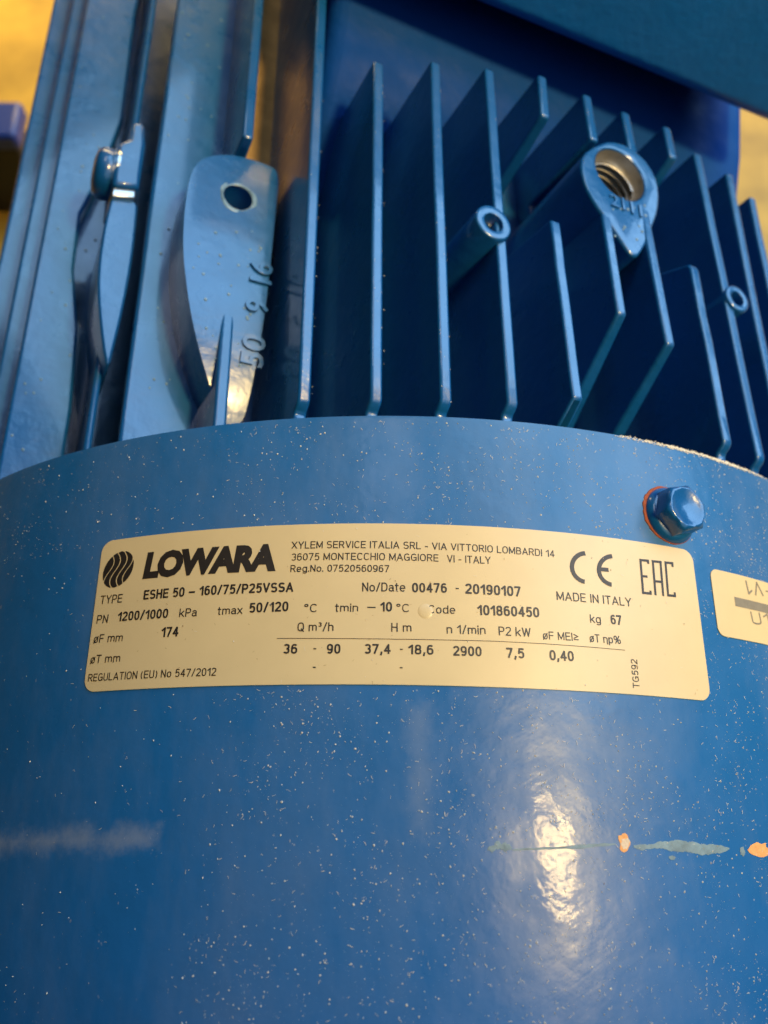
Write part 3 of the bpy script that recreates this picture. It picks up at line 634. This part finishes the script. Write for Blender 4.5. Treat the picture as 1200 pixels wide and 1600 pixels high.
# --- paint wear on the cover: bare orange chips and grey-green scrapes
def blob(name, px, rx, ry, m, thick=.05, n=18, jag=.25, par=None):
    c = uv(*px); pts = []
    for i in range(n): w = 2*math.pi*i/n; k = 1+random.uniform(-jag, jag); pts.append((c[0]+rx*k*math.cos(w), c[1]+ry*k*math.sin(w)))
    vs = [from_uv(c[0], c[1], R+thick)]+[from_uv(u, v, R+thick) for u, v in pts]+[from_uv(u, v, R-.05) for u, v in pts]
    fs = [[0, 1+i, 1+(i+1) % n] for i in range(n)]+[[1+i, 1+n+i, 1+n+(i+1) % n, 1+(i+1) % n] for i in range(n)]
    return part(name, vs, fs, m, par)
blob('paint_chip', (976, 1316), 1.05, 1.2, M_primer); blob('paint_chip', (977, 1318), .72, .8, M_bare, .065); blob('paint_chip', (1188, 1328), 2.4, 1.0, M_primer)
def scrape(px0, px1, wmm, m, n=60, gap=0.0):
    a, b = uv(*px0), uv(*px1); cols = []; w_, o_ = .8, 0.0
    for i in range(n+1):
        t = i/n; p = a*(1-t)+b*t; w_ = min(1.15, max(.35, w_+random.uniform(-.16, .16))); o_ = max(-.25, min(.25, o_+random.uniform(-.07, .07)))
        w = wmm*max(.03, math.sin(math.pi*t))**.35*w_
        cols.append((p[0], p[1]-w/2+o_*wmm, p[0], p[1]+w/2+o_*wmm))
    return cover_patch('paint_scrape', cols, m, motor, .035, -.05)
scrape((990, 1322), (1140, 1330), 1.5, M_scrape); scrape((762, 1326), (800, 1328), 1.6, M_scrape, 30); scrape((800, 1328), (962, 1318), .55, M_scrape)
for px, rx, ry in (((1160, 1330), .6, .7), ((1050, 1340), .6, .3), ((778, 1320), .5, .6)): blob('paint_scrape', px, rx, ry, M_scrape, .04)

# ------------------------------------------------------------------ dust, fluff and grit on the cover
def dust_mesh(n, ulim, vlim, dens, smin, smax, fibre):
    vs, fs = [], []
    cnt = 0
    while cnt < n:
        u = random.uniform(*ulim); v = random.uniform(*vlim)
        if random.random() > dens(u, v): continue
        cnt += 1; w = random.uniform(0, 2*math.pi); r0 = R+0.04
        if LABU[0] < u < LABU[1] and LABV[0] < v < LABV[1]: r0 = R+LT+.06
        if random.random() < fibre:
            L = random.uniform(.35, 1.2)*smax*1.4; wd = random.uniform(.03, .06); bend = random.uniform(-1.6, 1.6); k = len(vs); m_ = 4; x, y = u, v
            for i in range(m_+1):
                ww = w+bend*(i/m_); nx, ny = -math.sin(ww)*wd/2, math.cos(ww)*wd/2
                vs += [from_uv(x+nx, y+ny, r0+.05), from_uv(x-nx, y-ny, r0+.05)]; x += math.cos(ww)*L/m_; y += math.sin(ww)*L/m_
            fs += [[k+2*i, k+2*i+1, k+2*i+3, k+2*i+2] for i in range(m_)]
        else:
            s = smin+(smax-smin)*random.random()**7; k = len(vs); m_ = 5; el = random.uniform(.4, 1)
            vs.append(from_uv(u, v, r0+s*.35))
            for i in range(m_):
                ww = 2*math.pi*i/m_; x = s/2*math.cos(ww)*random.uniform(.7, 1.2); y = s/2*el*math.sin(ww)*random.uniform(.7, 1.2)
                vs.append(from_uv(u+x*math.cos(w)-y*math.sin(w), v+x*math.sin(w)+y*math.cos(w), r0-.03))
            fs += [[k, k+1+i, k+1+(i+1) % m_] for i in range(m_)]
    return vs, fs
LABU = (uv(145, 960)[0], uv(1090, 960)[0]); LABV = (uv(600, 1075)[1], uv(600, 822)[1])
def dens(u, v):
    d = 0.07+0.93/(1+math.exp(-(u+26)/4.0))
    if v > 50: d = max(d, .35)
    if LABU[0] < u < LABU[1] and LABV[0] < v < LABV[1]: d *= 0.05
    w_ = noise.noise(Vector((u*.11, v*.09, 1.7)))+.6*noise.noise(Vector((u*.3+v*.12, v*.22-u*.1, 5.1)))
    d *= max(.16, min(1.4, .55+.8*w_))
    return min(1, d)
vs, fs = dust_mesh(16500, (-92, 95), (-40, 70), dens, .05, .40, .12)
for _ in range(1500):                                                 # dust settled along the rim and the fin tips
    k = len(vs); u = uv(random.triangular(960, 1200, 1150), 720)[0]; v = 70.75+random.gauss(0, .22); sz = random.uniform(.08, .3)
    vs += [from_uv(u+sz*math.cos(w)*random.uniform(.4, 1), v+sz*math.sin(w)*.4, R+.02+random.uniform(0, .08)-max(0, v-70.6)*.4) for w in (0, 1.6, 3.1, 4.7)]; fs.append([k, k+1, k+2, k+3])
for _ in range(130):
    a_ = random.choice([A[q_] for q_ in ('f1', 'f2', 'f3', 'f4', 'f9')]); yy = random.uniform(78, 160); sz = random.uniform(.08, .24); side = random.choice((-1.0, 1.0, 1.0, random.uniform(-.6, .6)))
    hh = htip(a_)-(0.45 if abs(side) > .9 else -.05); k = len(vs)
    vs += [P(a_+side, yy, hh+sz*.3)]+[P(a_+side*(1.02)+sz*math.cos(w)*.5, yy+sz*math.sin(w)*.6, hh) for w in (0, 1.6, 3.1, 4.7)]; fs += [[k, k+1, k+2], [k, k+2, k+3], [k, k+3, k+4], [k, k+4, k+1]]
me = bpy.data.meshes.new('dust'); me.from_pydata([tuple(float(c)*MM for c in v) for v in vs], [], fs); me.update()
du = link('dust', me, M_dust, smooth=False); du['kind'] = 'stuff'; du['label'] = 'pale dust specks and fluff scattered over the blue fan cover'; du['category'] = 'dust'
def dlab(u, v): return 1 if (LABU[0] < u < LABU[1] and LABV[0] < v < LABV[1]) else 0
vs, fs = dust_mesh(150, (-52, 58), (22, 52), dlab, .06, .28, .25)
me = bpy.data.meshes.new('grit'); me.from_pydata([tuple(float(c)*MM for c in v) for v in vs], [], fs); me.update()
gr = link('grit', me, M_grit, smooth=False); gr['kind'] = 'stuff'; gr['label'] = 'tiny brown grit and hairs on the cream rating label'; gr['category'] = 'grit'

# raised casting characters
def emboss(s, o, dx, dy, n_, hmm, wmm, lift, par, name='casting_mark'):
    vs, fs = text_mesh(s, .02); x0, x1 = vs[:, 0].min(), vs[:, 0].max(); out = [o+dx*((x-x0)/(x1-x0)*wmm)+dy*(y/_cap*hmm) for x, y, _ in vs]
    me = mesh(name, out, fs); bm = bmesh.new(); bm.from_mesh(me)
    r_ = bmesh.ops.extrude_face_region(bm, geom=bm.faces[:]); bmesh.ops.translate(bm, verts=[v for v in r_['geom'] if isinstance(v, bmesh.types.BMVert)], vec=Vector(n_*lift*MM))
    bmesh.ops.recalc_face_normals(bm, faces=bm.faces); bm.to_mesh(me); bm.free(); return link(name, me, M_cast, par, smooth=False, bevel=.12, seg=2, ang=30)
for s, px, wm in (('50', (408, 578), 7.2), ('9', (416, 494), 3.2), ('16', (422, 448), 5.6)):
    aa, yy = on_h(*px, hA); sl = math.atan(2*.0062*max(0, 112-yy-wm/2)); dx = np.array([0, math.cos(sl), 0])+EH*math.sin(sl)
    emboss(s, P(aa, yy, hA(yy)-.12), dx, -EA, EH, 4.7, wm, .75, lug)
aa, yy = on_h(950, 340, HT); emboss('2111', P(hole_a-4.4, hole_y-10.8, HT-.1), EA, np.array([0, 1.0, 0]), EH, 3.2, 9.0, .5, boss)

# added brown sheet in the groove: the amber reflection put into its colour
vs, fs = [], []; nu, nv = 10, 60
for j in range(nv+1):
    y_ = 128+138*j/nv; w0 = -77.0+random.uniform(0, .5); w1 = -67.3-random.uniform(0, .5)
    for i in range(nu+1): t = i/nu; vs.append(P(w0+(w1-w0)*t, y_, HB+.1+.9*(2*t-1)**2*random.uniform(.5, 1.2)+random.uniform(0, .12)))
for j in range(nv):
    for i in range(nu): fs.append([j*(nu+1)+i, j*(nu+1)+i+1, (j+1)*(nu+1)+i+1, (j+1)*(nu+1)+i])
gv = part('warm_reflection_sheet', vs, fs, M_warm_reflection); gv['kind'] = 'stuff'
# lumps in the paint of the castings
vs, fs = [], []
def nib(a_, y_, h_, r_):
    k = len(vs); n = 8
    for rr, hh in ((1, -.1), (.9, .35), (.55, .7)):
        for i in range(n): w = 2*math.pi*i/n; vs.append(P(a_+r_*rr*math.cos(w), y_+r_*rr*math.sin(w), h_+r_*hh*.8))
    vs.append(P(a_, y_, h_+r_*.66))
    for j in range(2):
        for i in range(n): fs.append([k+j*n+i, k+j*n+(i+1) % n, k+(j+1)*n+(i+1) % n, k+(j+1)*n+i])
    for i in range(n): fs.append([k+2*n+i, k+2*n+(i+1) % n, k+3*n])
for _ in range(34):
    px = (random.uniform(300, 420), random.uniform(340, 590)); aa, yy = on_h(*px, hA); l, r_ = span(yy)
    if l+1.5 < aa < r_-1.5: nib(aa, yy, hA(yy), random.uniform(.2, .42))
for _ in range(40): nib(random.uniform(-94, -82), random.uniform(72, 220), HB, random.uniform(.18, .4))
for _ in range(30): nib(random.uniform(-116, -105), random.uniform(80, 220), 50.0, random.uniform(.18, .4))
for _ in range(12): nib(*(lambda q_: (q_[0], q_[1], HT))(on_h(random.uniform(950, 1010), random.uniform(320, 375), HT)), random.uniform(.25, .5))
nb_ = part('paint_lumps', vs, fs, M_nib); nb_['kind'] = 'stuff'

# ------------------------------------------------------------------ blurred blue crate on the floor behind
cr = bpy.data.objects.new('plastic_crate', None); COL.objects.link(cr)
cr['label'] = 'small blue plastic crate standing on the amber floor'; cr['category'] = 'crate'
ZT = -95.0; q1 = on_z(22, 212, ZT); q2 = on_z(22, 156, ZT); wX = 190.0; dY = q2[1]-q1[1]
def box_pts(x0, x1, y0, y1, z0, z1, tp=0.0):
    return [(x0+tp, y0+tp, z0), (x1-tp, y0+tp, z0), (x1-tp, y1-tp, z0), (x0+tp, y1-tp, z0), (x0, y0, z1), (x1, y0, z1), (x1, y1, z1), (x0, y1, z1)]
BF = [[0, 3, 2, 1], [4, 5, 6, 7], [0, 1, 5, 4], [1, 2, 6, 5], [2, 3, 7, 6], [3, 0, 4, 7]]
part('body', box_pts(q1[0]-wX, q1[0]-3, q1[1]+3, q1[1]+dY-3, -165, ZT-12, 5), BF, M_crate_shade, cr, bevel=3)
part('lid', box_pts(q1[0]-wX-2, q1[0], q1[1], q1[1]+dY, ZT-12, ZT), BF, M_crate, cr, bevel=3)
part('sticker', box_pts(q1[0]-70, q1[0]-38, q1[1]+4.2, q1[1]+6, -150, -118), BF, M_label, cr)
